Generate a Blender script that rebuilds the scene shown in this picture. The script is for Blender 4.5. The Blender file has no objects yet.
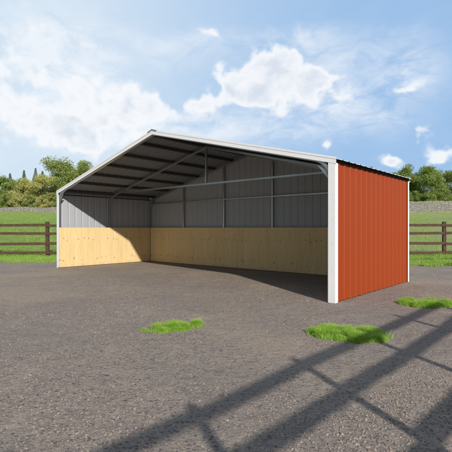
import bpy, math, random
import numpy as np
from mathutils import Vector, noise

R = math.radians
rng = np.random.default_rng(7)
random.seed(7)
sc = bpy.context.scene
col = sc.collection

# ------------------------------------------------------------------ materials
def new_mat(name):
    m = bpy.data.materials.new(name); m.use_nodes = True
    nt = m.node_tree; nt.nodes.clear()
    out = nt.nodes.new('ShaderNodeOutputMaterial')
    b = nt.nodes.new('ShaderNodeBsdfPrincipled')
    nt.links.new(b.outputs[0], out.inputs[0])
    return m, nt, b, out

class N:
    """tiny node helper"""
    def __init__(s, nt): s.nt = nt
    def n(s, t, **k):
        x = s.nt.nodes.new(t)
        for a, v in k.items(): setattr(x, a, v)
        return x
    def put(s, sock, v):
        if v is None: return
        if hasattr(v, 'is_output'): s.nt.links.new(v, sock)
        else: sock.default_value = v
    def math(s, op, a, b=None, c=None, clamp=False):
        x = s.n('ShaderNodeMath', operation=op); x.use_clamp = clamp
        s.put(x.inputs[0], a); s.put(x.inputs[1], b); s.put(x.inputs[2], c)
        return x.outputs[0]
    def ramp(s, v, lo, hi, a=0.0, b=1.0, smooth=True):
        x = s.n('ShaderNodeMapRange'); x.interpolation_type = 'SMOOTHSTEP' if smooth else 'LINEAR'
        s.put(x.inputs[0], v)
        for i, q in zip((1, 2, 3, 4), (lo, hi, a, b)): s.put(x.inputs[i], q)
        return x.outputs[0]
    def mix(s, f, a, b):
        x = s.n('ShaderNodeMix', data_type='RGBA')
        s.put(x.inputs[0], f)
        s.put(x.inputs[6], a if hasattr(a, 'is_output') else (*a, 1))
        s.put(x.inputs[7], b if hasattr(b, 'is_output') else (*b, 1))
        return x.outputs[2]
    def noise(s, vec, scale, detail=4, rough=.55, dist=0):
        x = s.n('ShaderNodeTexNoise'); s.put(x.inputs['Vector'], vec)
        x.inputs['Scale'].default_value = scale; x.inputs['Detail'].default_value = detail
        x.inputs['Roughness'].default_value = rough; x.inputs['Distortion'].default_value = dist
        return x.outputs[0]
    def vor(s, vec, scale, out='Distance', feature='F1', rnd=1.0):
        x = s.n('ShaderNodeTexVoronoi', feature=feature); s.put(x.inputs['Vector'], vec)
        x.inputs['Scale'].default_value = scale; x.inputs['Randomness'].default_value = rnd
        return x.outputs[out]
    def pos(s): return s.n('ShaderNodeNewGeometry').outputs['Position']
    def obj(s): return s.n('ShaderNodeTexCoord').outputs['Object']
    def scalev(s, v, k):
        x = s.n('ShaderNodeVectorMath', operation='MULTIPLY'); s.put(x.inputs[0], v); x.inputs[1].default_value = k
        return x.outputs[0]
    def sep(s, v):
        x = s.n('ShaderNodeSeparateXYZ'); s.put(x.inputs[0], v); return x.outputs
    def bump(s, h, strength, dist, nrm=None):
        x = s.n('ShaderNodeBump'); x.inputs['Strength'].default_value = strength
        x.inputs['Distance'].default_value = dist; s.put(x.inputs['Height'], h); s.put(x.inputs['Normal'], nrm)
        return x.outputs[0]

def paint(name, c, rough=.45, metal=0.0, spec=.4, dirt=.12, dscale=1.6, dirtc=(.25, .22, .19)):
    m, nt, b, _ = new_mat(name); h = N(nt)
    p = h.obj()
    n1 = h.noise(h.scalev(p, (1, 1, .35)), dscale, 6, .6)
    n2 = h.noise(p, 35, 3, .6)
    z = h.sep(h.pos())[2]
    splash = h.math('MULTIPLY', h.ramp(z, .0, .35, 1, 0), h.ramp(n1, .35, .75))
    f = h.math('ADD', h.math('MULTIPLY', h.ramp(n1, .45, .8), dirt), h.math('MULTIPLY', splash, dirt * 2.2))
    nt.links.new(h.mix(f, c, dirtc), b.inputs['Base Color'])
    b.inputs['Metallic'].default_value = metal
    b.inputs['Specular IOR Level'].default_value = spec
    nt.links.new(h.ramp(n1 if metal > .3 else n2, .3, .7, rough - .04, rough + .08), b.inputs['Roughness'])
    if metal < .3: nt.links.new(h.bump(h.noise(p, 3.5, 3), .5, .006), b.inputs['Normal'])
    return m

M = {}
M['red'] = paint('red_steel', (.285, .042, .006), .5, 0, .3, .10, 1.2, (.20, .05, .02))
M['white'] = paint('white_trim', (.74, .75, .76), .45, 0, .35, .10)
M['inner'] = paint('grey_white_inner_steel', (.355, .372, .40), .55, 0, .15, .08)
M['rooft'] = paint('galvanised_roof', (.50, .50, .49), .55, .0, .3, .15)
M['roofu'] = paint('shaded_roof_underside', (.20, .215, .235), .6, .1, .25, .1)  # light sheet steel coloured darker, shade under the roof painted in
M['tube'] = paint('galvanised_tube', (.42, .44, .47), .30, .8, .5, .15)
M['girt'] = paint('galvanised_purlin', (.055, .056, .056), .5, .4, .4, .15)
M['closure'] = paint('black_foam', (.015, .015, .016), .8, 0, .2, .0)
M['cap'] = paint('grey_cap', (.25, .24, .23), .5, .2, .4, .1)
M['screw'] = paint('screw_head', (.35, .35, .34), .4, .6, .5, .0)

def plywood():
    m, nt, b, _ = new_mat('plywood'); h = N(nt)
    o = h.obj(); s = h.sep(o)
    # per-sheet tone
    oi = h.n('ShaderNodeObjectInfo').outputs['Random']
    off = h.n('ShaderNodeVectorMath', operation='ADD'); h.put(off.inputs[0], o)
    cmb = h.n('ShaderNodeCombineXYZ'); h.put(cmb.inputs[0], h.math('MULTIPLY', oi, 37.0)); h.put(cmb.inputs[2], h.math('MULTIPLY', oi, 11.0))
    h.put(off.inputs[1], cmb.outputs[0]); q = off.outputs[0]
    g1 = h.noise(h.scalev(q, (9, 9, .7)), 2.2, 5, .6, .8)
    g2 = h.noise(h.scalev(q, (70, 70, 2.0)), 1.6, 3, .6)
    veneer = h.n('ShaderNodeTexWhiteNoise', noise_dimensions='1D')
    h.put(veneer.inputs[1], h.math('FLOOR', h.math('MULTIPLY', h.math('ADD', s[0], h.math('MULTIPLY', oi, 9.0)), 5.0)))
    base = h.mix(h.ramp(g1, .3, .7), (.73, .57, .30), (.64, .46, .215))
    base = h.mix(h.math('MULTIPLY', h.ramp(g2, .35, .7), .35), base, (.58, .38, .16))
    base = h.mix(h.math('MULTIPLY', veneer.outputs[0], .28), base, (.77, .64, .40))
    # knots in two rows plus a few stray ones
    def knots(z0, seed, sc_, w, th):
        band = h.math('LESS_THAN', h.math('ABSOLUTE', h.math('SUBTRACT', s[2], z0)), w)
        cc = h.n('ShaderNodeCombineXYZ'); h.put(cc.inputs[0], h.math('ADD', h.math('MULTIPLY', oi, 23.0 + seed), s[0])); h.put(cc.inputs[1], .5 / sc_); h.put(cc.inputs[2], h.math('ADD', h.math('MULTIPLY', h.math('SUBTRACT', s[2], z0), .8), .5 / sc_))
        vv = h.n('ShaderNodeTexVoronoi'); h.put(vv.inputs['Vector'], cc.outputs[0]); vv.inputs['Scale'].default_value = sc_; vv.inputs['Randomness'].default_value = .75
        keep = h.math('GREATER_THAN', h.sep(vv.outputs['Color'])[1], .3)
        return h.math('MULTIPLY', h.math('MULTIPLY', band, keep), h.ramp(vv.outputs['Distance'], th * .45, th, 1, 0))
    k = h.math('MAXIMUM', knots(.86, 1, 10, .06, .27), knots(.235, 4, 10, .06, .29))
    k = h.math('MAXIMUM', k, knots(.6, 8, 3, .7, .05))
    base = h.mix(h.math('MULTIPLY', k, .62), base, (.16, .075, .03))
    z = h.sep(h.pos())[2]
    f = h.math('MULTIPLY', h.ramp(z, 0, .16, 1, 0), h.ramp(h.noise(o, 6, 4), .35, .7))
    base = h.mix(h.math('MULTIPLY', f, .35), base, (.25, .20, .15))
    nt.links.new(base, b.inputs['Base Color'])
    b.inputs['Roughness'].default_value = .7; b.inputs['Specular IOR Level'].default_value = .2
    nt.links.new(h.bump(g2, .3, .002), b.inputs['Normal'])
    return m
M['ply'] = plywood()

def wood(name, c1, c2):
    m, nt, b, _ = new_mat(name); h = N(nt)
    p = h.obj()
    g = h.noise(h.scalev(p, (3, 3, 3)), 3, 6, .7)
    g2 = h.noise(h.scalev(p, (2, 25, 25)), 2, 3, .6)
    c = h.mix(h.ramp(g, .3, .7), c1, c2)
    c = h.mix(h.math('MULTIPLY', h.ramp(g2, .4, .7), .5), c, tuple(x * .5 for x in c1))
    nt.links.new(c, b.inputs['Base Color']); b.inputs['Roughness'].default_value = .85
    nt.links.new(h.bump(g2, .5, .006), b.inputs['Normal'])
    return m
M['fence'] = wood('brown_fence_wood', (.055, .027, .014), (.10, .055, .032))
M['bark'] = wood('bark', (.10, .075, .05), (.17, .13, .09))

def gravel():
    m, nt, b, _ = new_mat('gravel_ground'); h = N(nt)
    p = h.pos()
    big = h.noise(p, .55, 5, .6)
    med = h.noise(p, 3.2, 5, .65)
    v1 = h.n('ShaderNodeTexVoronoi'); h.put(v1.inputs['Vector'], p); v1.inputs['Scale'].default_value = 62
    v2 = h.n('ShaderNodeTexVoronoi'); h.put(v2.inputs['Vector'], p); v2.inputs['Scale'].default_value = 150
    fine = h.noise(p, 260, 3, .7)
    grit = h.noise(p, 28, 6, .75)
    r1 = h.sep(v1.outputs['Color'])[0]; r2 = h.sep(v2.outputs['Color'])[1]
    c = h.mix(h.ramp(r2, 0, 1, 0, 1, False), (.240, .194, .162), (.345, .282, .236))
    c = h.mix(h.math('MULTIPLY', h.ramp(r1, .86, .98), .7), c, (.43, .365, .30))
    c = h.mix(h.ramp(r1, .18, .02), c, (.11, .092, .085))
    c = h.mix(h.math('MULTIPLY', h.ramp(grit, .48, .68), .50), c, (.14, .118, .108))
    c = h.mix(h.math('MULTIPLY', h.ramp(grit, .50, .33), .45), c, (.38, .325, .275))
    c = h.mix(h.math('MULTIPLY', h.ramp(med, .50, .72), .42), c, (.43, .355, .28))
    c = h.mix(h.math('MULTIPLY', h.ramp(big, .42, .62), .40), c, (.225, .188, .172))
    clod = h.noise(p, 9, 5, .7); cl2 = h.noise(p, 1.1, 3, .6)
    cm = h.math('MULTIPLY', h.ramp(clod, .55, .66), h.ramp(cl2, .42, .62))
    c = h.mix(h.math('MULTIPLY', cm, .6), c, (.12, .098, .086))
    c = h.mix(h.math('MULTIPLY', h.ramp(h.noise(p, .33, 3, .5), .50, .66), .45), c, (.40, .315, .23))
    nt.links.new(c, b.inputs['Base Color'])
    b.inputs['Roughness'].default_value = .9; b.inputs['Specular IOR Level'].default_value = .25
    hh = h.math('ADD', h.math('MULTIPLY', v1.outputs['Distance'], -.42), h.math('MULTIPLY', v2.outputs['Distance'], -.3))
    hh = h.math('ADD', hh, h.math('MULTIPLY', grit, 1.3))
    hh = h.math('ADD', hh, h.math('MULTIPLY', fine, .15))
    n = h.bump(hh, .85, .013)
    n = h.bump(h.math('ADD', med, clod), .6, .05, n)
    nt.links.new(n, b.inputs['Normal'])
    return m
M['gravel'] = gravel()

def meadow():
    m, nt, b, _ = new_mat('meadow_turf'); h = N(nt)
    p = h.pos(); s = h.sep(p)
    n1 = h.noise(p, .22, 5, .6); n2 = h.noise(p, 2.5, 6, .7); n3 = h.noise(p, 22, 4, .7)
    c = h.mix(h.ramp(n2, .35, .65), (.21, .33, .06), (.34, .45, .125))
    c = h.mix(h.math('MULTIPLY', h.ramp(n3, .4, .7), .35), c, (.15, .24, .04))
    dry = h.math('ADD', h.math('MULTIPLY', h.ramp(s[0], -4, 7, 0, .5), 1.0), h.ramp(s[1], 38, 60, 0, .5))
    dry = h.math('MULTIPLY', dry, h.ramp(n1, .3, .62, .55, 1.2), clamp=True)
    c = h.mix(dry, c, (.42, .42, .22))
    # bare sandy track on the right, beyond the grass verge
    wob = h.math('MULTIPLY', h.math('SUBTRACT', h.noise(p, .8, 3), .5), .8)
    d = h.math('ABSOLUTE', h.math('SUBTRACT', h.math('ADD', s[1], wob), 15.4))
    tr = h.math('MULTIPLY', h.ramp(d, .5, .8, 1, 0), h.ramp(s[0], 3.5, 5.5))
    c = h.mix(h.math('MULTIPLY', tr, .9), c, (.30, .24, .15))
    nt.links.new(c, b.inputs['Base Color']); b.inputs['Roughness'].default_value = .95
    b.inputs['Specular IOR Level'].default_value = .1
    nt.links.new(h.bump(h.math('ADD', n2, n3), .9, .12), b.inputs['Normal'])
    return m
M['meadow'] = meadow()

def leafmat(name, a, c, tip=None, trans=.35, zc=None):
    m, nt, b, out = new_mat(name); h = N(nt)
    g = h.n('ShaderNodeNewGeometry')
    r = g.outputs['Random Per Island']
    cc = h.mix(r, a, c)
    n = h.noise(g.outputs['Position'], .9 if zc is None else 9, 3, .6)
    cc = h.mix(h.math('MULTIPLY', h.ramp(n, .45, .75), .5), cc, tip or c)
    nt.links.new(cc, b.inputs['Base Color']); b.inputs['Roughness'].default_value = .6
    b.inputs['Specular IOR Level'].default_value = .25
    t = h.n('ShaderNodeBsdfTranslucent'); nt.links.new(cc, t.inputs[0])
    mx = h.n('ShaderNodeMixShader'); mx.inputs[0].default_value = trans
    nt.links.new(b.outputs[0], mx.inputs[1]); nt.links.new(t.outputs[0], mx.inputs[2])
    nt.links.new(mx.outputs[0], out.inputs[0])
    return m
M['blade'] = leafmat('lime_grass_blade', (.25, .44, .05), (.48, .68, .13), (.58, .72, .22), .45, 1)
M['blade2'] = leafmat('verge_grass_blade', (.23, .40, .05), (.42, .58, .13), (.48, .52, .20), .45, 1)
M['leaf_a'] = leafmat('spring_leaf', (.22, .29, .07), (.40, .46, .15), (.48, .48, .20), .45)
M['leaf_y'] = leafmat('yellow_leaf', (.42, .44, .13), (.60, .58, .23), (.62, .52, .26), .45)
M['leaf_g'] = leafmat('green_leaf', (.17, .25, .05), (.32, .41, .11), (.42, .45, .16), .4)
M['needle'] = leafmat('hazed_blue_green_needle', (.17, .21, .21), (.23, .27, .27), (.24, .28, .26), .1)  # needle green paled and blued to paint in distance haze

def pebble():
    m, nt, b, _ = new_mat('pebble'); h = N(nt)
    g = h.n('ShaderNodeNewGeometry'); r = g.outputs['Random Per Island']
    c = h.mix(h.ramp(r, 0, .8, 0, 1, False), (.11, .09, .08), (.29, .242, .21))
    c = h.mix(h.ramp(r, .95, 1.0), c, (.36, .31, .26))
    nt.links.new(c, b.inputs['Base Color']); b.inputs['Roughness'].default_value = .85
    nt.links.new(h.bump(h.noise(g.outputs['Position'], 300, 2), .4, .002), b.inputs['Normal'])
    return m
M['pebble'] = pebble()

def stone():
    m, nt, b, _ = new_mat('dry_stone'); h = N(nt)
    p = h.scalev(h.pos(), (1, 1, 1.7))
    v = h.n('ShaderNodeTexVoronoi'); h.put(v.inputs['Vector'], p); v.inputs['Scale'].default_value = 3.2
    e = h.vor(p, 3.2, 'Distance', 'DISTANCE_TO_EDGE')
    r = h.sep(v.outputs['Color'])[0]
    c = h.mix(r, (.21, .205, .175), (.27, .26, .23))
    c = h.mix(h.math('MULTIPLY', h.ramp(h.noise(p, 9, 5), .45, .7), .5), c, (.25, .235, .20))
    c = h.mix(h.ramp(e, .05, .0, 0, .35), c, (.17, .155, .14))
    nt.links.new(c, b.inputs['Base Color']); b.inputs['Roughness'].default_value = .9
    nt.links.new(h.bump(h.ramp(e, 0, .12), .9, .08), b.inputs['Normal'])
    return m
M['stone'] = stone()

# ------------------------------------------------------------------ helpers
def tag(o, label=None, cat=None, group=None, kind=None):
    if label: o['label'] = label
    if cat: o['category'] = cat
    if group: o['group'] = group
    if kind: o['kind'] = kind
    return o

def empty(name, loc=(0, 0, 0), rz=0):
    o = bpy.data.objects.new(name, None); col.objects.link(o)
    o.location = loc; o.rotation_euler = (0, 0, rz); o.empty_display_size = .2
    return o

def link(name, me, parent=None, loc=(0, 0, 0)):
    o = bpy.data.objects.new(name, me); col.objects.link(o); o.location = loc
    if parent: o.parent = parent
    return o

class MB:
    def __init__(s): s.v = []; s.f = []; s.mi = []; s.sm = []
    def add(s, vs, fs, mi=0, smooth=False):
        k = len(s.v); s.v += [tuple(x) for x in vs]
        s.f += [tuple(i + k for i in f) for f in fs]; s.mi += [mi] * len(fs); s.sm += [smooth] * len(fs)
    def box(s, a, b, mi=0):
        x0, y0, z0 = a; x1, y1, z1 = b
        s.add([(x0, y0, z0), (x1, y0, z0), (x1, y1, z0), (x0, y1, z0), (x0, y0, z1), (x1, y0, z1), (x1, y1, z1), (x0, y1, z1)],
              [(0, 3, 2, 1), (4, 5, 6, 7), (0, 1, 5, 4), (1, 2, 6, 5), (2, 3, 7, 6), (3, 0, 4, 7)], mi)
    def sweep(s, pts, w, d, side=(0, 1, 0), mi=0):
        """rectangular tube w (in plane) x d (along side) along a polyline"""
        sd = Vector(side).normalized(); P = [Vector(p) for p in pts]; vs = []; fs = []
        for i, p in enumerate(P):
            t = (P[min(i + 1, len(P) - 1)] - P[max(i - 1, 0)]).normalized()
            n = sd.cross(t).normalized(); k = 1.0
            if 0 < i < len(P) - 1:
                t1 = (P[i] - P[i - 1]).normalized(); k = 1 / max(.5, t1.dot(t))
            for a, b_ in ((-1, -1), (1, -1), (1, 1), (-1, 1)):
                vs.append(p + n * a * w / 2 * k + sd * b_ * d / 2)
        for i in range(len(P) - 1):
            for j in range(4):
                a = i * 4 + j; b_ = i * 4 + (j + 1) % 4
                fs.append((a, b_, b_ + 4, a + 4))
        fs.append((3, 2, 1, 0)); e = (len(P) - 1) * 4; fs.append((e, e + 1, e + 2, e + 3))
        s.add(vs, fs, mi)
    def tube(s, pts, rad, n=7, mi=0):
        P = [Vector(p) for p in pts]; vs = []; fs = []
        for i, p in enumerate(P):
            t = (P[min(i + 1, len(P) - 1)] - P[max(i - 1, 0)]).normalized()
            a = t.orthogonal().normalized(); b_ = t.cross(a)
            for j in range(n):
                an = 2 * math.pi * j / n
                vs.append(p + (a * math.cos(an) + b_ * math.sin(an)) * rad[i])
        for i in range(len(P) - 1):
            for j in range(n):
                fs.append((i * n + j, i * n + (j + 1) % n, (i + 1) * n + (j + 1) % n, (i + 1) * n + j))
        fs.append(tuple(range(n))[::-1]); fs.append(tuple((len(P) - 1) * n + j for j in range(n)))
        s.add(vs, fs, mi, True)
    def build(s, name, mats, parent=None, bevel=0, loc=(0, 0, 0)):
        me = bpy.data.meshes.new(name); me.from_pydata(s.v, [], s.f)
        if not isinstance(mats, (list, tuple)): mats = [mats]
        for m in mats: me.materials.append(m)
        me.polygons.foreach_set('material_index', s.mi)
        me.polygons.foreach_set('use_smooth', s.sm); me.update()
        o = link(name, me, parent, loc)
        if bevel:
            b = o.modifiers.new('b', 'BEVEL'); b.width = bevel; b.segments = 2; b.limit_method = 'ANGLE'
        return o

def np_mesh(name, V, F, mat, smooth=False):
    me = bpy.data.meshes.new(name)
    V = np.asarray(V, np.float32); F = np.asarray(F, np.int32); k = F.shape[1]
    me.vertices.add(len(V)); me.vertices.foreach_set('co', V.ravel())
    me.loops.add(F.size); me.loops.foreach_set('vertex_index', F.ravel())
    me.polygons.add(len(F)); me.polygons.foreach_set('loop_start', np.arange(0, F.size, k, dtype=np.int32))
    me.polygons.foreach_set('use_smooth', np.full(len(F), smooth))
    me.update(calc_edges=True); me.materials.append(mat)
    return me

# ------------------------------------------------------------------ terrain
def ss(a, b, x):
    t = np.clip((x - a) / (b - a), 0, 1); return t * t * (3 - 2 * t)
def ground_z(x, y):
    x = np.asarray(x, float); y = np.asarray(y, float)
    base = np.clip((y - 18.5) / (56 - 18.5), 0, 1)
    z = 3.45 * (base * .8 + .2 * base * base * (3 - 2 * base))
    wv = (.10 * np.sin(x * .31 + 1.3) * np.sin(y * .23) + .05 * np.sin(x * .9 + y * .7)) * ss(19, 26, y)
    return z + wv * ss(75, 60, y) + 6 * ss(90, 220, y) - 12 * ss(260, 500, y)
ys = np.concatenate([np.linspace(-60, -8, 14), np.linspace(-6, 18, 13), np.linspace(18.5, 75, 76), np.linspace(78, 520, 60)])
xs = np.concatenate([np.linspace(-420, -45, 40), np.linspace(-43, 43, 90), np.linspace(45, 420, 40)])
X, Y = np.meshgrid(xs, ys); Z = ground_z(X, Y)
V = np.stack([X, Y, Z], -1).reshape(-1, 3); nx = len(xs); ny = len(ys)
I = (np.arange(ny - 1)[:, None] * nx + np.arange(nx - 1)[None]).ravel()
F = np.stack([I, I + 1, I + nx + 1, I + nx], 1)
tag(link('meadow', np_mesh('meadow', V, F, M['meadow'], True)), kind='structure')

def yard_edge(x):
    b = 14.75 - 1.5 * ss(-2, 5, x) + 2.2 * ss(-6, -3.5, x) * ss(3.5, 0, x)
    return b + .10 * np.sin(x * 2.1) + .07 * np.sin(x * 5.3 + 1) + .05 * np.sin(x * 11.7)
xs = np.linspace(-34, 34, 500); ye = yard_edge(xs)
rows = np.linspace(0, 1, 30)
V = np.array([[x, -30 + (e + 30) * t, .004] for t in rows for x, e in zip(xs, ye)])
I = (np.arange(29)[:, None] * 500 + np.arange(499)[None]).ravel()
F = np.stack([I, I + 1, I + 501, I + 500], 1)
tag(link('gravel_yard', np_mesh('gravel_yard', V, F, M['gravel'], True)), kind='structure')

# loose stones
def pebbles():
    ico = np.array([[0, 0, 1], [.89, 0, .45], [.28, .85, .45], [-.72, .53, .45], [-.72, -.53, .45], [.28, -.85, .45],
                    [.72, .53, -.45], [-.28, .85, -.45], [-.89, 0, -.45], [-.28, -.85, -.45], [.72, -.53, -.45]])
    T = np.array([(0, 1, 2), (0, 2, 3), (0, 3, 4), (0, 4, 5), (0, 5, 1), (1, 6, 2), (2, 7, 3), (3, 8, 4), (4, 9, 5), (5, 10, 1),
                  (6, 7, 2), (7, 8, 3), (8, 9, 4), (9, 10, 5), (10, 6, 1)])
    n = 80000
    yy = 1.7 + 9.5 * rng.random(n) ** 1.5; xx = (rng.random(n) * 2 - 1) * (yy * .62 + .8)
    dens = np.array([noise.noise(Vector((a * .9, b * .9, 3))) for a, b in zip(xx, yy)])
    keep = rng.random(n) < .42 + dens * 1.9
    xx, yy = xx[keep], yy[keep]; n = len(xx)
    r = .003 + .0052 * rng.random(n) ** 2.8 * (1 + .5 * dens[keep])
    an = rng.random(n) * 6.28
    J = ico[None] * (1 + .35 * (rng.random((n, 11, 1)) - .5))
    J = J * np.stack([r * (1 + .5 * rng.random(n)), r, r * (.55 + .3 * rng.random(n))], 1)[:, None, :]
    c, s_ = np.cos(an)[:, None], np.sin(an)[:, None]
    P = np.stack([J[..., 0] * c - J[..., 1] * s_ + xx[:, None], J[..., 0] * s_ + J[..., 1] * c + yy[:, None], J[..., 2] + (.004 + r * .2)[:, None]], -1)
    F = (T[None] + (np.arange(n) * 11)[:, None, None]).reshape(-1, 3)
    return np_mesh('gravel', P.reshape(-1, 3), F, M['pebble'])
tag(link('loose_gravel', pebbles()), 'loose small grey brown stones scattered over the yard', 'gravel', kind='stuff')

# ------------------------------------------------------------------ grass
def blades(x, y, z, hgt, wid, lean=.5, cl=None):
    n = len(x); an = rng.random(n) * 6.28; la = rng.random(n) * 6.28
    if cl is not None: la = np.where(rng.random(n) < .6, cl, la)
    L = hgt * lean * rng.random(n)
    dx, dy = np.cos(an) * wid / 2, np.sin(an) * wid / 2
    lx, ly = np.cos(la) * L, np.sin(la) * L
    P = np.zeros((n, 5, 3))
    P[:, 0] = np.stack([x - dx, y - dy, z], 1); P[:, 1] = np.stack([x + dx, y + dy, z], 1)
    P[:, 2] = np.stack([x + dx * .7 + lx * .35, y + dy * .7 + ly * .35, z + hgt * .6], 1)
    P[:, 3] = np.stack([x - dx * .7 + lx * .35, y - dy * .7 + ly * .35, z + hgt * .6], 1)
    P[:, 4] = np.stack([x + lx, y + ly, z + hgt * (1 - .2 * lean)], 1)
    b = (np.arange(n) * 5)[:, None]
    F = np.concatenate([b + [0, 1, 2], b + [0, 2, 3], b + [3, 2, 4]], 0)
    return P.reshape(-1, 3), F

def patch(cx, cy, a, b, rot, n, h0, lumps, label):
    # cushions of blades fanning outwards inside a ragged ellipse
    c, s_ = math.cos(rot), math.sin(rot); xs_, ys_, hs, ln = [], [], [], []
    for k in range(lumps):
        t = rng.random() * 6.28; rr = math.sqrt(rng.random()) * .86
        u, v = a * rr * math.cos(t), b * rr * math.sin(t)
        lx, ly = u * c - v * s_, u * s_ + v * c
        R0 = min(a, b) * rng.uniform(.20, .44)
        m = int(n / lumps); th = rng.random(m) * 6.28; q = np.sqrt(rng.random(m)) * R0
        xs_.append(lx + q * np.cos(th)); ys_.append(ly + q * np.sin(th))
        hs.append(h0 * rng.uniform(.5, 1.25) * (1 - .72 * (q / R0) ** 2) * rng.uniform(.75, 1.1, m)); ln.append(th)
    m = int(n * .012); th = rng.random(m) * 6.28; q = rng.uniform(.6, 1.05, m)
    u, v = a * q * np.cos(th), b * q * np.sin(th)
    xs_.append(u * c - v * s_); ys_.append(u * s_ + v * c); hs.append(h0 * rng.uniform(.25, .8, m)); ln.append(th)
    x, y, hh, la = map(np.concatenate, (xs_, ys_, hs, ln))
    V, F = blades(x, y, np.full(len(x), .002), hh, .0028 + .0022 * rng.random(len(x)), .75, la)
    o = link('grass_patch', np_mesh('grass_patch', V, F, M['blade']), None, (cx, cy, 0))
    return tag(o, label, 'grass patch', 'grass patches growing in the gravel yard')
patch(-.60, 5.02, .36, .16, .60, 36000, .10, 30, 'long low lime green grass patch in the gravel left of centre')
patch(-.965, 4.90, .045, .04, 0, 1700, .055, 5, 'tiny round grass tuft just left of the long low patch')
patch(1.40, 4.70, .47, .27, -.16, 64000, .11, 44, 'largest lime green grass patch lying across the fence shadow in front')
patch(3.20, 6.60, .42, .34, .1, 36000, .12, 34, 'lime green grass patch beside the red wall at the right edge')

def verge(n, x0, x1, f0, f1, hmin, hmax):
    x = rng.uniform(x0, x1, n); e = yard_edge(x)
    y = e - .22 * np.clip(np.sin(x * 3.1) + np.sin(x * 7.7 + 2), 0, 2) * rng.random(n) + .02 + (f1 - f0) * rng.random(n) ** 1.25 + f0
    cl = np.array([noise.noise(Vector((p * 1.3, q * 1.3, 0))) for p, q in zip(x, y)])
    h = (hmin + (hmax - hmin) * rng.random(n)) * (1 + .8 * cl)
    return x, y, ground_z(x, y), h
def tussocks(n, x0, x1):
    m = n // 14; cx = rng.uniform(x0, x1, m); cy = 18.8 + 35 * rng.random(m) ** 1.3
    kp = np.array([noise.noise(Vector((a * .25, b * .12, 5))) for a, b in zip(cx, cy)]) > -.12
    cx, cy = np.repeat(cx[kp], 14), np.repeat(cy[kp], 14)
    x = cx + rng.normal(size=len(cx)) * .10; y = cy + rng.normal(size=len(cx)) * .10
    return x, y, ground_z(x, y), rng.uniform(.07, .24, len(x)) * np.repeat(rng.uniform(.5, 1.3, kp.sum()), 14)
parts = [tussocks(50000, -32, -6), tussocks(50000, 6, 34), verge(60000, -13.5, -5.2, 0, 5.0, .05, .13), verge(26000, 4.6, 13, 0, 1.3, .07, .17), verge(36000, 4.6, 14, 3.0, 5.8, .07, .17)]
x, y, z, hh = [np.concatenate(q) for q in zip(*parts)]
V, F = blades(x, y, z - .005, hh, .006 + .008 * rng.random(len(x)), .7)
tag(link('verge_grass', np_mesh('verge_grass', V, F, M['blade2'])), 'short green grass along the edge of the gravel yard', 'grass', kind='stuff')
# grass at the back of the meadow and yard sides seen only from aside
x = rng.uniform(-6, 5, 12000); y = yard_edge(x) + rng.random(12000) * 3
V, F = blades(x, y, ground_z(x, y), rng.uniform(.05, .14, 12000), .012 + 0 * x, .7)
tag(link('backyard_grass', np_mesh('backyard_grass', V, F, M['blade2'])), 'short green grass behind the open shed', 'grass', kind='stuff')

# ------------------------------------------------------------------ the shed (local x = across opening, local y = depth)
W, D = 9.2, 3.61
TH = .7192
FR = (1.743, 6.709)
shed = empty('open_shed', (FR[0], FR[1], 0), 0)
tag(shed, 'open fronted red steel shed with white trim and plywood lined lower walls', 'shed')
# local frame: x axis = u direction, y axis = v direction (left handed in plan), so mirror by coordinates
ux, uy = -math.cos(TH), math.sin(TH); vx, vy = math.sin(TH), math.cos(TH)
def L(u, v, z): return (u * ux + v * vx, u * uy + v * vy, z)
def zr(u): return 3.515 - .25 * abs(u - W / 2)
class LB(MB):
    """builder that takes (u, v, z); children are placed with their own rotated frame"""
    def build(s, name, mats, parent=shed, bevel=0, **k):
        s.v = [L(*p) for p in s.v]; s.f = [f[::-1] for f in s.f]
        return MB.build(s, name, mats, parent, bevel)

RIB = .2286
def rib_profile(length, start=0.0):
    """(t, h) outline of ribbed sheet"""
    out = [(0, 0)]; t = start + RIB / 2
    while t < length - .04:
        out += [(t - .034, 0), (t - .014, .013), (t + .014, .013), (t + .034, 0)]
        for m in (.30, .70):   # minor stiffening ribs
            q = t + RIB * m + .0
            if q + .012 < min(length, t + RIB - .036): out += [(q - .011, 0), (q, .0018), (q + .011, 0)]
        t += RIB
    out.append((length, 0)); return out

def ribbed(name, length, place, mats, ztop, zbot=0.02, thick=.0025, parent=shed):
    """place(t, h, z) -> (u,v,z); outer skin material 0, inner skin material 1"""
    pr = rib_profile(length); m = LB(); k = len(pr)
    brk = sorted(set([p for p in pr] + ([(W / 2, 0)] if length > 5 and callable(ztop) else [])))
    pr = brk; k = len(pr); vs = []
    for side in (0, 1):
        for (t, h) in pr: vs.append(place(t, h - side * thick, zbot))
        for (t, h) in pr: vs.append(place(t, h - side * thick, ztop(t) if callable(ztop) else ztop))
    fo = [(i, i + 1, k + i + 1, k + i) for i in range(k - 1)]
    fi = [(2 * k + i, 3 * k + i, 3 * k + i + 1, 2 * k + i + 1) for i in range(k - 1)]
    cap = [(k + i, k + i + 1, 3 * k + i + 1, 3 * k + i) for i in range(k - 1)] + [(i + 1, i, 2 * k + i, 2 * k + i + 1) for i in range(k - 1)]
    cap += [(0, k, 3 * k, 2 * k), (k - 1, 3 * k - 1, 4 * k - 1, 2 * k - 1)]
    m.add(vs, fo, 0); m.add(vs, fi, 1); m.add(vs, cap, 0)
    return m.build(name, mats, parent)

ply_in = .105    # plywood inner face distance from wall plane
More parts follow.
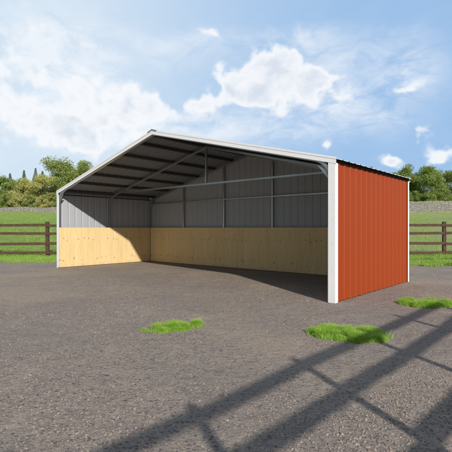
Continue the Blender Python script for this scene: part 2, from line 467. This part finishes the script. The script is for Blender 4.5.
# right (outside red), left (outside red), back walls; ribs point outwards
rw = ribbed('side_wall', D - .06, lambda t, h, z: (-.004 - h, .03 + t, z), [M['red'], M['inner']], zr(0) - .03)
rw['label'] = 'orange red ribbed steel side wall'
lw = ribbed('side_wall', D - .06, lambda t, h, z: (W + .004 + h, .03 + t, z), [M['red'], M['inner']], zr(0) - .03)
lw['label'] = 'side wall seen from inside, pale grey where the sun falls'
bw = ribbed('back_wall', W, lambda t, h, z: (t, D + .004 + h, z), [M['red'], M['inner']], lambda t: zr(t) - .035)

# corner trims (angle profile, with screw heads)
def corner(u0, su, v0, sv, zt, wf=.125, ws=.10):
    m = LB(); t = .003; o = .027
    uo = u0 - su * o; vo = v0 - sv * .012
    def bx(a, b, mi=0):
        lo = [min(p, q) for p, q in zip(a, b)]; hi = [max(p, q) for p, q in zip(a, b)]; m.box(lo, hi, mi)
    bx((uo, vo, .008), (uo + su * wf, vo + sv * t, zt))
    bx((uo, vo + sv * t, .008), (uo + su * t, vo + sv * ws, zt))
    bx((uo + su * wf, vo, .008), (uo + su * (wf - t), vo + sv * .02, zt - .003))
    o_ = m.build('corner_trim', M['white'])
    s_ = LB(); z = .15
    while z < zt - .1:
        bx2 = (uo + su * wf * .72, vo - sv * .004, z - .005), (uo + su * (wf * .72 + .01), vo, z + .005)
        lo = [min(p, q) for p, q in zip(*bx2)]; hi = [max(p, q) for p, q in zip(*bx2)]; s_.box(lo, hi)
        bx2 = (uo - su * .004, vo + sv * ws * .6, z - .005), (uo, vo + sv * (ws * .6 + .01), z + .005)
        lo = [min(p, q) for p, q in zip(*bx2)]; hi = [max(p, q) for p, q in zip(*bx2)]; s_.box(lo, hi)
        z += .42
    s_.build('screw', M['screw'], o_) if False else None
    return o_
for u0, su in ((0, 1), (W, -1)):
    corner(u0, su, 0, 1, zr(0) - .06, .125 if su > 0 else .075)
    corner(u0, su, D, -1, zr(0) - .055, .10, .085)
for u0, su in ((0, 1), (W, -1)):   # front screws: small heads on the wide face
    for z in np.arange(.16, 2.2, .4):
        m = LB(); uu = u0 + su * .02
        m.box((min(uu, uu + su * .006), -.015, z), (max(uu, uu + su * .006), -.012, z + .006))
        m.build('screw', M['screw'])

# portal frames
def frame_path(u_off, drop, r=.32):
    ul, ur_ = W - u_off, u_off
    zt = lambda u: zr(u) - drop
    pts = [(ur_, 0.01)]
    # rounded knee from column into rafter
    def knee(uc, sgn):
        top = zt(uc); a0 = (uc, top - r); a2 = (uc + sgn * r, zt(uc + sgn * r)); c = (uc, top)
        return [((1 - t) ** 2 * a0[0] + 2 * t * (1 - t) * c[0] + t * t * a2[0], (1 - t) ** 2 * a0[1] + 2 * t * (1 - t) * c[1] + t * t * a2[1]) for t in np.linspace(0, 1, 9)]
    pts += knee(ur_, 1) + [(W / 2, zt(W / 2))] + knee(ul, -1)[::-1] + [(ul, .01)]
    return pts
frames = []
for i, v in enumerate((.035, D / 2, D - .045)):
    m = LB(); m.sweep([(u, v, z) for u, z in frame_path(.058, (.088, .125, .125)[i])], .057, .057, (0, 1, 0))
    f = m.build('portal_frame', M['tube'], bevel=.004); frames.append(f)
    if i == 1:
        t = LB(); t.sweep([(.09, v, 2.41 - .21 + .2), (W - .09, v, 2.40)], .05, .05); t.build('tie_beam', M['tube'], f, .003)
        t = LB(); t.sweep([(W / 2, v, 2.43), (W / 2, v, zr(W / 2) - .15)], .05, .05); t.build('king_post', M['tube'], f, .003)
    # welded knee gusset plates
    for uc, sg in ((.058, 1), (W - .058, -1)):
        g = LB(); z0 = zr(uc) - .125
        g.add([(uc + sg * .03, v - .004, z0 - .26), (uc + sg * .26, v - .004, z0 + .02), (uc + sg * .10, v - .004, z0 - .07),
               (uc + sg * .03, v + .004, z0 - .26), (uc + sg * .26, v + .004, z0 + .02), (uc + sg * .10, v + .004, z0 - .07)],
              [(0, 1, 2), (5, 4, 3), (0, 3, 4, 1), (1, 4, 5, 2), (2, 5, 3, 0)])
        g.build('gusset', M['tube'], f)
# back wall posts and girts
for s_ in (.2, .4, .6, .8):
    m = LB(); u = W * s_
    m.sweep([(u, D - .045, .01), (u, D - .045, zr(u) - .155)], .05, .05, (0, 1, 0)); m.build('wall_post', M['tube'], bevel=.003)
m = LB(); m.box((.09, D - .105, 2.10), (W - .09, D - .075, 2.14)); m.build('wall_girt', M['tube'], bevel=.003)
for ub in (.045, W - .105):
    m = LB(); m.box((ub, .07, 2.235), (ub + .03, D / 2 - .04, 2.265)); m.box((ub, D / 2 + .04, 2.235), (ub + .03, D - .09, 2.265))
    m.build('eave_strut', M['girt'])
# base rails
for a, b in (((.03, .07, .006), (.085, D - .08, .055)), ((W - .085, .07, .006), (W - .03, D - .08, .055)), ((.09, D - .07, .006), (W - .09, D - .02, .055))):
    m = LB(); m.box(a, b); m.build('base_rail', M['tube'])
# purlins (hat sections running front to back)
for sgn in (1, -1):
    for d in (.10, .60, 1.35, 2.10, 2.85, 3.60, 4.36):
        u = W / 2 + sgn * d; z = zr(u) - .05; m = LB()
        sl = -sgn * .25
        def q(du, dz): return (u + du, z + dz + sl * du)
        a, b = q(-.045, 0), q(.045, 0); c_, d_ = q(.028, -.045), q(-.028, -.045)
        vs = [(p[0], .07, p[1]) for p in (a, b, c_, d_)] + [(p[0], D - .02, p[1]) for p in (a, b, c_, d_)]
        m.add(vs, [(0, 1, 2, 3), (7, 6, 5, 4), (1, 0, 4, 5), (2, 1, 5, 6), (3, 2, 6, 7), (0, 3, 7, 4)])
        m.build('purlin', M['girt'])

# roof slopes: ribs run from ridge to eave, overhang past the side walls
ov = .10
for sgn in (1, -1):
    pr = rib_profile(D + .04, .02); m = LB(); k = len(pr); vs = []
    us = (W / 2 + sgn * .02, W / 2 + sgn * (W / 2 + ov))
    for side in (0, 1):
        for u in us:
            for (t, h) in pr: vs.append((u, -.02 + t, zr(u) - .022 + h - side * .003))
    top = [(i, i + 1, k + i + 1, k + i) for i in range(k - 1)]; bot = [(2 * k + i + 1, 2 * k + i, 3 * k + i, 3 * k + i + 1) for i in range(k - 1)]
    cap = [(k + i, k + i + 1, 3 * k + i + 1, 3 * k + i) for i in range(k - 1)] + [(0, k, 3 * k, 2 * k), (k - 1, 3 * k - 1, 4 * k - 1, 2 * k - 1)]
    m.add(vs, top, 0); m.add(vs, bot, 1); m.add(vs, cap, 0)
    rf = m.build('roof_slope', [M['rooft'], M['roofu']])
    # foam closure and drip angle along the eave
    c0 = W / 2 + sgn * (W / 2 + .034); c1 = W / 2 + sgn * (W / 2 + .021)
    m = LB(); m.box((min(c0, c1), .02, zr(0) - .085), (max(c0, c1), D - .01, zr(0) - .026)); m.build('eave_closure', M['closure'], rf)
m = LB()
for sgn in (1, -1):
    u1 = W / 2 + sgn * .16
    a = [(W / 2, -.035, zr(W / 2) + .022), (u1, -.035, zr(u1) + .012), (u1, -.035, zr(u1) + .002), (W / 2, -.035, zr(W / 2) + .012)]
    vs = a + [(p[0], D + .03, p[2]) for p in a]
    m.add(vs, [(0, 1, 2, 3), (7, 6, 5, 4), (1, 0, 4, 5), (2, 1, 5, 6), (3, 2, 6, 7)])
m.build('ridge_cap', M['cap'])
# rake trims, front and rear
for v0, v1, ve in ((-.016, -.013, .06), (D + .028, D + .031, -.06)):
    for sgn in (1, -1):
        m = LB(); ue = W / 2 + sgn * (W / 2 + .045); uc = W / 2
        def quad(u0_, u1_, za, zb, va, vb):
            vs = [(u0_, va, zr(u0_) + za), (u1_, va, zr(u1_) + za), (u1_, va, zr(u1_) + zb), (u0_, va, zr(u0_) + zb),
                  (u0_, vb, zr(u0_) + za), (u1_, vb, zr(u1_) + za), (u1_, vb, zr(u1_) + zb), (u0_, vb, zr(u0_) + zb)]
            m.add(vs, [(0, 1, 2, 3), (7, 6, 5, 4), (1, 0, 4, 5), (2, 1, 5, 6), (3, 2, 6, 7), (0, 3, 7, 4)])
        quad(uc, ue, -.095, .008, v0, v1)
        s_ = 1 if ve > 0 else -1
        quad(uc, ue, .008, .011, v0, v0 + s_ * .075)      # top leg folded over the sheet
        quad(uc, ue, -.098, -.095, v0, v0 + s_ * .02)     # bottom hem
        m.build('rake_trim', M['white'])

# plywood lining, 4 ft high sheets butted with a small gap
def ply(a, b, along, fixed):
    """a..b along axis; fixed = (lo, hi) of the thickness axis"""
    m = MB(); ln = b - a
    m.box((-ln / 2, -.009, 0), (ln / 2, .009, 1.219))
    u, v = ((a + b) / 2, fixed) if along == 'u' else (fixed, (a + b) / 2)
    p = L(u, v, .018)
    o = m.build('plywood_sheet', M['ply'], shed, .0015, p)
    o.rotation_euler = (0, 0, math.atan2(uy, ux) if along == 'u' else math.atan2(vy, vx))
e = .035
for a, b in ((.13, 2.44), (2.443, 4.88), (4.883, 7.32), (7.323, W - .13)): ply(a, b, 'u', D - .115)
for fx in (.105, W - .105):
    for a, b in ((.0, 2.44), (2.443, D - .126)): ply(a, b, 'v', fx)

# ------------------------------------------------------------------ fences
def fence(name, p0, d, s0, s1, step, posts, hs, ph, rh, rt, pw, label, front, rail_gap=True):
    root = empty(name, (p0[0], p0[1], 0)); tag(root, label, 'fence')
    d = Vector((d[0], d[1], 0)).normalized(); n = Vector((-d.y, d.x, 0))
    ang = math.atan2(d.y, d.x)
    for s_ in posts:
        m = MB(); w = pw / 2; t = random.uniform(-.02, .02)
        m.box((-w, -w * .8, -.12), (w, w * .8, ph + t)); c = d * s_
        z0 = float(ground_z(p0[0] + c.x, p0[1] + c.y))
        o = m.build('post', M['fence'], root, .012, (c.x, c.y, z0)); o.rotation_euler = (random.uniform(-.012, .012), random.uniform(-.012, .012), ang)
    sp = list(posts)
    for h_ in hs:
        for a, b in zip(sp[:-1], sp[1:]):
            m = MB(); ln = (b - a) - .006; da, db = random.uniform(-.022, .022), random.uniform(-.022, .022); k = 7
            vs = []
            for i in range(k + 1):
                t = i / k; zz = h_ + da * (1 - t) + db * t + random.uniform(-.004, .004); x = -ln / 2 + ln * t
                for yy, q in ((-rt / 2, -rh / 2), (rt / 2, -rh / 2), (rt / 2, rh / 2), (-rt / 2, rh / 2)):
                    vs.append((x, yy, zz + q))
            fs = [(i * 4 + j, i * 4 + 4 + j, i * 4 + 4 + (j + 1) % 4, i * 4 + (j + 1) % 4) for i in range(k) for j in range(4)]
            fs = [f[::-1] for f in fs] + [(0, 1, 2, 3)[::1], (k * 4 + 3, k * 4 + 2, k * 4 + 1, k * 4)]
            m.add(vs, fs); c = d * ((a + b) / 2) + n * front * (pw * .4 + rt / 2)
            o = m.build('rail', M['fence'], root, .004, (c.x, c.y, float(ground_z(p0[0] + c.x, p0[1] + c.y)))); o.rotation_euler = (0, 0, ang)
    return root
YF = 17.6
xp = -178.5 / 415.6 * YF
fence('wooden_fence', (xp, YF), (1, 0), 0, 1, 2.4, [2.4 * k for k in range(-3, 12)], (1.335, 1.0, .56, .175), 1.49, .115, .035, .14,
      'brown four rail wooden fence between the gravel yard and the meadow', -1)
# fence beside the viewer whose shadow lies across the gravel
nrm = Vector((.744, -.668)) * .62; dv = Vector((.668, .744))
fence('wooden_fence', (nrm.x, nrm.y), (.668, .744), 0, 1, 1.3, [1.77 + 1.3 * k for k in range(-3, 4)], (1.465, 1.165, .76, .38), 1.62, .105, .035, .07,
      'brown wooden fence at the right of the yard casting the long rail shadows', 1)

# stone wall on the rise
def stone_wall():
    m = MB(); xs = np.linspace(-60, 60, 241); Yw = 55.0
    pr = []
    for x in xs:
        g = float(ground_z(x, Yw)); h = float(np.interp(x, (-24, 18), (.60, 1.40))) + .07 * noise.noise(Vector((x * .8, 0, 0))) + random.uniform(-.03, .03)
        pr.append([(x, Yw - .35, g - .2), (x, Yw - .27, g + h), (x, Yw + .27, g + h + .02), (x, Yw + .35, g - .2)])
    vs = [p for r in pr for p in r]
    fs = [(i * 4 + j, i * 4 + 4 + j, i * 4 + 5 + j, i * 4 + 1 + j) for i in range(240) for j in range(3)]
    m.add(vs, fs); m.build('w', M['stone']).name = 'stone_wall'
    return bpy.data.objects['stone_wall']
tag(stone_wall(), 'long pale grey stone wall at the top of the meadow', 'wall')

# ------------------------------------------------------------------ trees
def tree(name, x, y, h, rad, leafm, label, cat, group, n=9000, trunk=.3, ls=.16, airy=.5, squash=1.0, seed=0, cat_name='tree'):
    rs = np.random.default_rng(seed); rd = random.Random(seed)
    z0 = float(ground_z(x, y)); root = empty(name, (x, y, z0)); tag(root, label, cat, group)
    tb = MB(); r0 = h * .022
    top = h * .8; sway = [Vector((rd.uniform(-.03, .03) * h * i / 5, rd.uniform(-.03, .03) * h * i / 5, top * i / 5 - (.15 if i == 0 else 0))) for i in range(6)]
    tb.tube(sway, [r0 * (1.25 - i * .2) for i in range(6)], 8)
    tips = []
    nb = 16
    for b in range(nb):
        t = trunk + (1 - trunk) * (b + rd.random()) / nb; k = min(4.999, t * 5); i = int(k)
        st = sway[i].lerp(sway[min(5, i + 1)], k - i)
        az = b * 2.4 + rd.uniform(-.4, .4); f = 1 - abs((t - trunk) / (1 - trunk) - .38) * .85
        ln = rad * f * rd.uniform(.7, 1.05); up = (.35 + .55 * t) * ln
        p1 = st + Vector((math.cos(az) * ln * .5, math.sin(az) * ln * .5, up * .4))
        p2 = st + Vector((math.cos(az + .15) * ln, math.sin(az + .15) * ln, up + rd.uniform(-.1, .1) * h))
        rr = r0 * .42 * (1.2 - t)
        tb.tube([st, p1, p2], [rr, rr * .65, rr * .2], 5); tips += [(p2, .30), (p1.lerp(p2, .5), .30)]
        for s_ in range(3):
            a2 = az + rd.uniform(-1.2, 1.2); q = p1.lerp(p2, rd.uniform(.0, .7)); l2 = ln * rd.uniform(.3, .5)
            e_ = q + Vector((math.cos(a2) * l2, math.sin(a2) * l2, l2 * rd.uniform(.1, .9)))
            tb.tube([q, e_], [rr * .4, rr * .12], 4); tips.append((e_, .26))
    tb.build('trunk', M['bark'], root)
    tips.append((sway[5] + Vector((0, 0, h * .1)), .3))
    C = np.array([tuple(t[0]) for t in tips]); S = np.array([t[1] for t in tips]) * rad
    wgt = rs.random(len(C)) ** airy + .15; wgt /= wgt.sum()
    idx = rs.choice(len(C), n, p=wgt)
    g = rs.normal(size=(n, 3)); g /= np.linalg.norm(g, axis=1)[:, None]
    P = C[idx] + g * (S[idx] * rs.random(n) ** .45)[:, None] * np.array([1, 1, .72 * squash])
    P[:, 2] = np.maximum(P[:, 2], .25)
    nn = rs.normal(size=(n, 3)) + np.array([0, 0, .6]); nn /= np.linalg.norm(nn, axis=1)[:, None]
    a = np.cross(nn, rs.normal(size=(n, 3))); a /= np.linalg.norm(a, axis=1)[:, None]; b = np.cross(nn, a)
    s_ = ls * (.55 + .8 * rs.random(n))[:, None]
    V = np.stack([P - a * s_ * .6, P - b * s_ * .35 + nn * s_ * .1, P + a * s_ * .6, P + b * s_ * .35 + nn * s_ * .1], 1).reshape(-1, 3)
    F = np.arange(4 * n).reshape(-1, 4)
    link('crown', np_mesh('crown', V, F, leafm), root)
    return root

def px(xp_, Y_): return (xp_ - 226) / 415.6 * Y_
G = 'trees beyond the stone wall'
tree('leafy_tree', px(70, 62), 62, 7.2, 4.0, M['leaf_a'], 'tall loose leafy tree rising behind the left end of the shed roof', 'tree', G, 24000, .10, .18, .35, 1, 3)
tree('leafy_tree', px(86, 66), 66, 7.3, 3.4, M['leaf_a'], 'leafy tree half hidden behind the left slope of the shed roof', 'tree', G, 16000, .15, .18, .35, 1, 4)
tree('leafy_tree', px(42, 60), 60, 5.6, 2.5, M['leaf_y'], 'yellow green bushy tree left of the tall loose tree', 'tree', G, 9000, .08, .16, .4, 1, 5)
tree('leafy_tree', px(29, 61), 61, 4.9, 2.5, M['leaf_y'], 'yellow green bushy tree behind the stone wall at the far left', 'tree', G, 9000, .08, .16, .4, 1, 6)
tree('leafy_tree', px(13, 62), 62, 5.2, 2.4, M['leaf_a'], 'pale green leafy tree at the left edge of the view', 'tree', G, 9000, .1, .18, .5, 1, 7)
tree('leafy_tree', px(-6, 60), 60, 5.8, 2.5, M['leaf_g'], 'darker green leafy tree cut by the left edge of the view', 'tree', G, 7000, .1, .18, .5, 1, 8)
for i, (xx, yy, hh, sd) in enumerate(((54, 57.5, 2.7, 20), (44, 57, 2.0, 21), (33, 57.5, 2.3, 22), (20, 57, 2.2, 23), (8, 57.6, 2.6, 24))):
    tree('bush', px(xx, yy), yy, hh, 1.25, M['leaf_y'] if i % 2 else M['leaf_a'],
         ['low green bush under the tall loose tree', 'small yellow bush in front of the yellow green bushy tree', 'low green bush beside the small yellow bush',
          'small yellow bush near the left edge behind the wall', 'low green bush at the left edge behind the wall'][i], 'bush', 'bushes behind the stone wall', 4000, .05, .12, .3, 1, sd)
tree('leafy_tree', px(401, 62), 62, 6.0, 3.0, M['leaf_g'], 'green leafy tree just behind the rear corner of the red wall', 'tree', G, 22000, .08, .17, .25, 1, 9)
tree('leafy_tree', px(420, 60), 60, 6.2, 3.2, M['leaf_g'], 'dense green leafy tree right of the red wall behind the stone wall', 'tree', G, 24000, .06, .17, .2, 1, 10)
tree('leafy_tree', px(437, 63), 63, 6.2, 3.0, M['leaf_a'], 'pale green leafy tree near the right edge of the view', 'tree', G, 10000, .08, .18, .4, 1, 11)
tree('leafy_tree', px(456, 61), 61, 6.9, 2.7, M['leaf_g'], 'green leafy tree cut by the right edge of the view', 'tree', G, 10000, .08, .18, .4, 1, 12)
tree('leafy_tree', px(378, 64), 64, 5.2, 2.4, M['leaf_g'], 'leafy tree hidden behind the red side wall', 'tree', G, 6000, .1, .18, .4, 1, 13)

for xx, yy, hh, rd2, ml, lb, sd in ((490, 62, 6.4, 2.8, 'leaf_g', 'leafy tree well to the right beyond the stone wall', 41), (520, 60, 5.6, 2.6, 'leaf_a', 'pale leafy tree farther right beyond the stone wall', 42),
                                 (560, 63, 7.0, 3.0, 'leaf_g', 'tall leafy tree farthest right beyond the stone wall', 43), (-40, 62, 6.0, 2.8, 'leaf_a', 'pale leafy tree well to the left beyond the stone wall', 44)):
    tree('leafy_tree', px(xx, yy), yy, hh, rd2, M[ml], lb, 'tree', G, 8000, .08, .18, .3, 1, sd)
def conifer(x, y, h, rad, label, seed):
    rs = np.random.default_rng(seed); z0 = float(ground_z(x, y)); root = empty('conifer', (x, y, z0)); tag(root, label, 'tree', 'distant conifers')
    m = MB(); m.tube([(0, 0, -.2), (0, 0, h * .5), (0, 0, h)], [h * .016, h * .01, .02], 7); m.build('trunk', M['bark'], root)
    n = 9000; t = rs.random(n) ** .75; az = np.round(rs.random(n) * 40) / 40 * 6.28 + np.floor(t * 22) * 1.7 + rs.normal(size=n) * .06
    zz = .1 + .9 * np.floor((1 - t) * 22 + .5) / 22; q = rs.random(n) ** .6
    rr = rad * (1.03 - zz) * q * (1 + .25 * np.sin(az * 3 + zz * 20))
    P = np.stack([np.cos(az) * rr, np.sin(az) * rr, zz * h - .25 * rr + rs.normal(size=n) * h * .006], 1)
    a = rs.normal(size=(n, 3)); a /= np.linalg.norm(a, axis=1)[:, None]; b = np.cross(a, rs.normal(size=(n, 3))); b /= np.linalg.norm(b, axis=1)[:, None]
    s_ = .38
    V = np.stack([P - a * s_, P - b * s_ * .5, P + a * s_, P + b * s_ * .5], 1).reshape(-1, 3)
    link('crown', np_mesh('crown', V, np.arange(4 * n).reshape(-1, 4), M['needle']), root)
for xx, yy, hh, lb, sd in ((412, 57.5, 2.6, 'low green bush behind the stone wall right of the red wall', 31), (427, 57, 2.3, 'low green bush behind the wall right of the dense leafy tree', 32), (444, 57.5, 2.7, 'low green bush behind the wall near the right edge', 33), (398, 57.5, 2.4, 'low green bush behind the rear corner of the red wall', 34)):
    tree('bush', px(xx, yy), yy, hh, 1.4, M['leaf_g'], lb, 'bush', 'bushes behind the stone wall', 5000, .05, .13, .3, 1, sd)
for xx, yy, top, rd_, lb, sd in ((35.5, 150, 169, 3.0, 'pale distant conifer standing left of the darker one', 1), (42.5, 140, 172, 2.6, 'dark distant conifer above the yellow green bushy tree', 2),
                                 (24, 155, 171, 3.0, 'distant conifer near the left edge of the view', 3), (10, 150, 174, 3.0, 'distant conifer at the left edge of the view', 4)):
    X0 = px(xx, yy); conifer(X0, yy, 1.22 + (228 - top) / 415.6 * yy - float(ground_z(X0, yy)), rd_, lb, sd)

# ------------------------------------------------------------------ light and sky
S = Vector((-.374, 1.091, -.59)).normalized()
sun = bpy.data.lights.new('sun', 'SUN'); sun.energy = 5.0; sun.angle = R(1.0); sun.color = (1.0, .945, .86)
so = bpy.data.objects.new('sun', sun); col.objects.link(so); so.rotation_euler = S.to_track_quat('-Z', 'Y').to_euler()
to_sun = -S; el = math.asin(to_sun.z); azm = math.atan2(to_sun.x, to_sun.y)

w = bpy.data.worlds.new('World'); sc.world = w; w.use_nodes = True
nt = w.node_tree; nt.nodes.clear(); h = N(nt)
wo = h.n('ShaderNodeOutputWorld'); bg = h.n('ShaderNodeBackground'); nt.links.new(bg.outputs[0], wo.inputs[0])
sky = h.n('ShaderNodeTexSky'); sky.sky_type = 'NISHITA'; sky.sun_disc = False
sky.sun_elevation = el; sky.sun_rotation = azm; sky.air_density = 1.0; sky.dust_density = .6; sky.ozone_density = 1.5
bg.inputs[1].default_value = .05
d = h.n('ShaderNodeTexCoord').outputs['Generated']
s3 = h.sep(d)
az = h.math('ARCTAN2', s3[0], s3[1]); elv = h.math('ARCSINE', s3[2])
warp = h.noise(d, 5, 5, .6); warp2 = h.noise(h.scalev(d, (1, 1, 1.01)), 5.7, 5, .6)
azw = h.math('ADD', az, h.math('MULTIPLY', h.math('SUBTRACT', warp, .5), .16))
elw = h.math('ADD', elv, h.math('MULTIPLY', h.math('SUBTRACT', warp2, .5), .12))
def blob(x, y, rx, ry, amp, a=azw, e=elw, soft=1.0):
    A = math.atan((x - 226) / 415.6); E = math.atan((228 - y) / 415.6 * math.cos(A))
    dx = h.math('DIVIDE', h.math('SUBTRACT', a, A), rx / 415.6 * math.cos(A)); dy = h.math('DIVIDE', h.math('SUBTRACT', e, E), ry / 415.6)
    r2 = h.math('ADD', h.math('MULTIPLY', dx, dx), h.math('MULTIPLY', dy, dy))
    return h.math('MULTIPLY', h.math('EXPONENT', h.math('MULTIPLY', r2, -1.0)), amp)
def total(bl):
    t = None
    for q in bl:
        v = blob(*q); t = v if t is None else h.math('ADD', t, v)
    return t
puffs = total([(48, 120, 28, 16, 1.0), (80, 126, 24, 17, .95), (108, 112, 22, 17, .85), (132, 104, 15, 15, .8), (156, 104, 15, 14, .85), (176, 116, 14, 10, .6),
               (196, 100, 11, 14, .85), (212, 108, 12, 10, .75), (222, 82, 9, 12, .85), (232, 96, 12, 12, .75), (250, 86, 18, 18, .9), (272, 76, 20, 20, .95), (290, 62, 16, 17, .9), (304, 80, 18, 18, .8),
               (276, 102, 32, 13, .8), (318, 84, 8, 8, .45), (340, 104, 22, 6, .45), (330, 78, 18, 4, .38), (397, 160, 15, 6, .75), (419, 130, 11, 10, .9),
               (328, 149, 5, 7, .6), (405, 90, 12, 5, .8), (208, 33, 18, 5, .45), (45, 38, 18, 10, .7), (90, 42, 9, 5, .55), (62, 80, 32, 13, .65), (130, 140, 60, 10, .45), (445, 150, 20, 8, .5), (5, 90, 20, 40, .6)])
wisps = total([(52, 66, 50, 44, 1.35), (85, 90, 45, 24, .8), (110, 138, 110, 28, .85), (200, 130, 60, 20, .5), (350, 60, 40, 14, .35), (342, 102, 34, 18, 1.1), (405, 80, 28, 18, 1.1), (380, 122, 26, 9, .55),
               (290, 130, 70, 16, .6), (310, 50, 40, 20, .5), (395, 42, 40, 10, .4), (325, 78, 26, 12, .6), (160, 50, 60, 14, .55), (215, 40, 50, 10, .4), (300, 38, 60, 8, .35)])
bil = None
for sc_, am in ((13, .5), (29, .25), (61, .12)):
    vv = h.n('ShaderNodeTexVoronoi', feature='SMOOTH_F1' if sc_ < 20 else 'F1')
    wv_ = h.n('ShaderNodeVectorMath', operation='ADD'); h.put(wv_.inputs[0], d)
    nw_ = h.n('ShaderNodeTexNoise'); h.put(nw_.inputs['Vector'], d); nw_.inputs['Scale'].default_value = sc_ * .7
    h.put(wv_.inputs[1], h.scalev(nw_.outputs['Color'], (.55 / sc_,) * 3)); h.put(vv.inputs['Vector'], wv_.outputs[0])
    vv.inputs['Scale'].default_value = sc_
    if sc_ < 20: vv.inputs['Smoothness'].default_value = .35
    t = h.math('MULTIPLY', h.math('SUBTRACT', .45, vv.outputs['Distance']), am * 2)
    bil = t if bil is None else h.math('ADD', bil, t)
nf = h.noise(d, 11, 12, .60, .15)
nb = h.noise(h.scalev(d, (1, 1, 2.0)), 3.2, 10, .58)
back = h.math('MULTIPLY', h.ramp(s3[1], .55, .2), .22)         # ordinary broken cloud over the rest of the sky
cd = h.math('ADD', h.math('ADD', puffs, h.math('MULTIPLY', h.math('ADD', bil, h.math('MULTIPLY', h.math('SUBTRACT', nf, .5), 1.7)), h.math('ADD', h.ramp(puffs, .02, .40), h.ramp(s3[1], .55, .2), clamp=True))), h.math('MULTIPLY', back, h.ramp(nb, .42, .62)))
dense = h.ramp(cd, .08, .56)
nw = h.noise(h.scalev(d, (2.0, 1, 4.2)), 5, 10, .66, .6)
wd = h.math('MULTIPLY', h.math('ADD', wisps, .05), h.ramp(nw, .25, .72), clamp=True)
# sunlit side / thicker, greyer middle of the clouds
nsh = h.math('ADD', h.noise(h.scalev(d, (1, 1, 1.5)), 12, 9, .6, .3), h.math('MULTIPLY', bil, -.25))
thick = h.math('MULTIPLY', h.ramp(cd, .55, 1.25), h.ramp(nsh, .34, .60))
ccol = h.mix(thick, (18.6, 19.0, 19.6), (14.0, 15.2, 17.0))
veil_fill = h.math('ADD', .12, h.math('MAXIMUM', h.math('MULTIPLY', h.ramp(s3[1], .2, .8), .80), h.math('MULTIPLY', h.ramp(s3[2], .45, .85), .5)))  # pale haze ahead; overhead part added to brighten shadows on the ground
skyc = h.mix(veil_fill, sky.outputs[0], h.mix(h.ramp(az, -.45, .35), (13.4, 16.2, 19.0), (7.0, 11.2, 17.2)))
c1 = h.mix(h.math('MULTIPLY', wd, .95, clamp=True), skyc, (17.0, 18.1, 19.4))
c2 = h.mix(h.math('MULTIPLY', dense, .93), c1, ccol)
nt.links.new(c2, bg.inputs[0])

# ------------------------------------------------------------------ camera and output
cam = bpy.data.cameras.new('camera'); co = bpy.data.objects.new('camera', cam); col.objects.link(co)
co.location = (0, 0, 1.22); co.rotation_euler = (R(90), 0, 0)
cam.sensor_width = 36; cam.lens = 415.58 / 452 * 36; cam.shift_y = 2.13 / 452; cam.clip_start = .05; cam.clip_end = 2000
sc.camera = co
sc.render.resolution_x = sc.render.resolution_y = 1024
sc.view_settings.view_transform = 'Standard'; sc.view_settings.look = 'None'
sc.view_settings.gamma = 1; sc.view_settings.exposure = 0; sc.view_settings.use_curve_mapping = False
sc.render.engine = 'CYCLES'; sc.cycles.max_bounces = 8
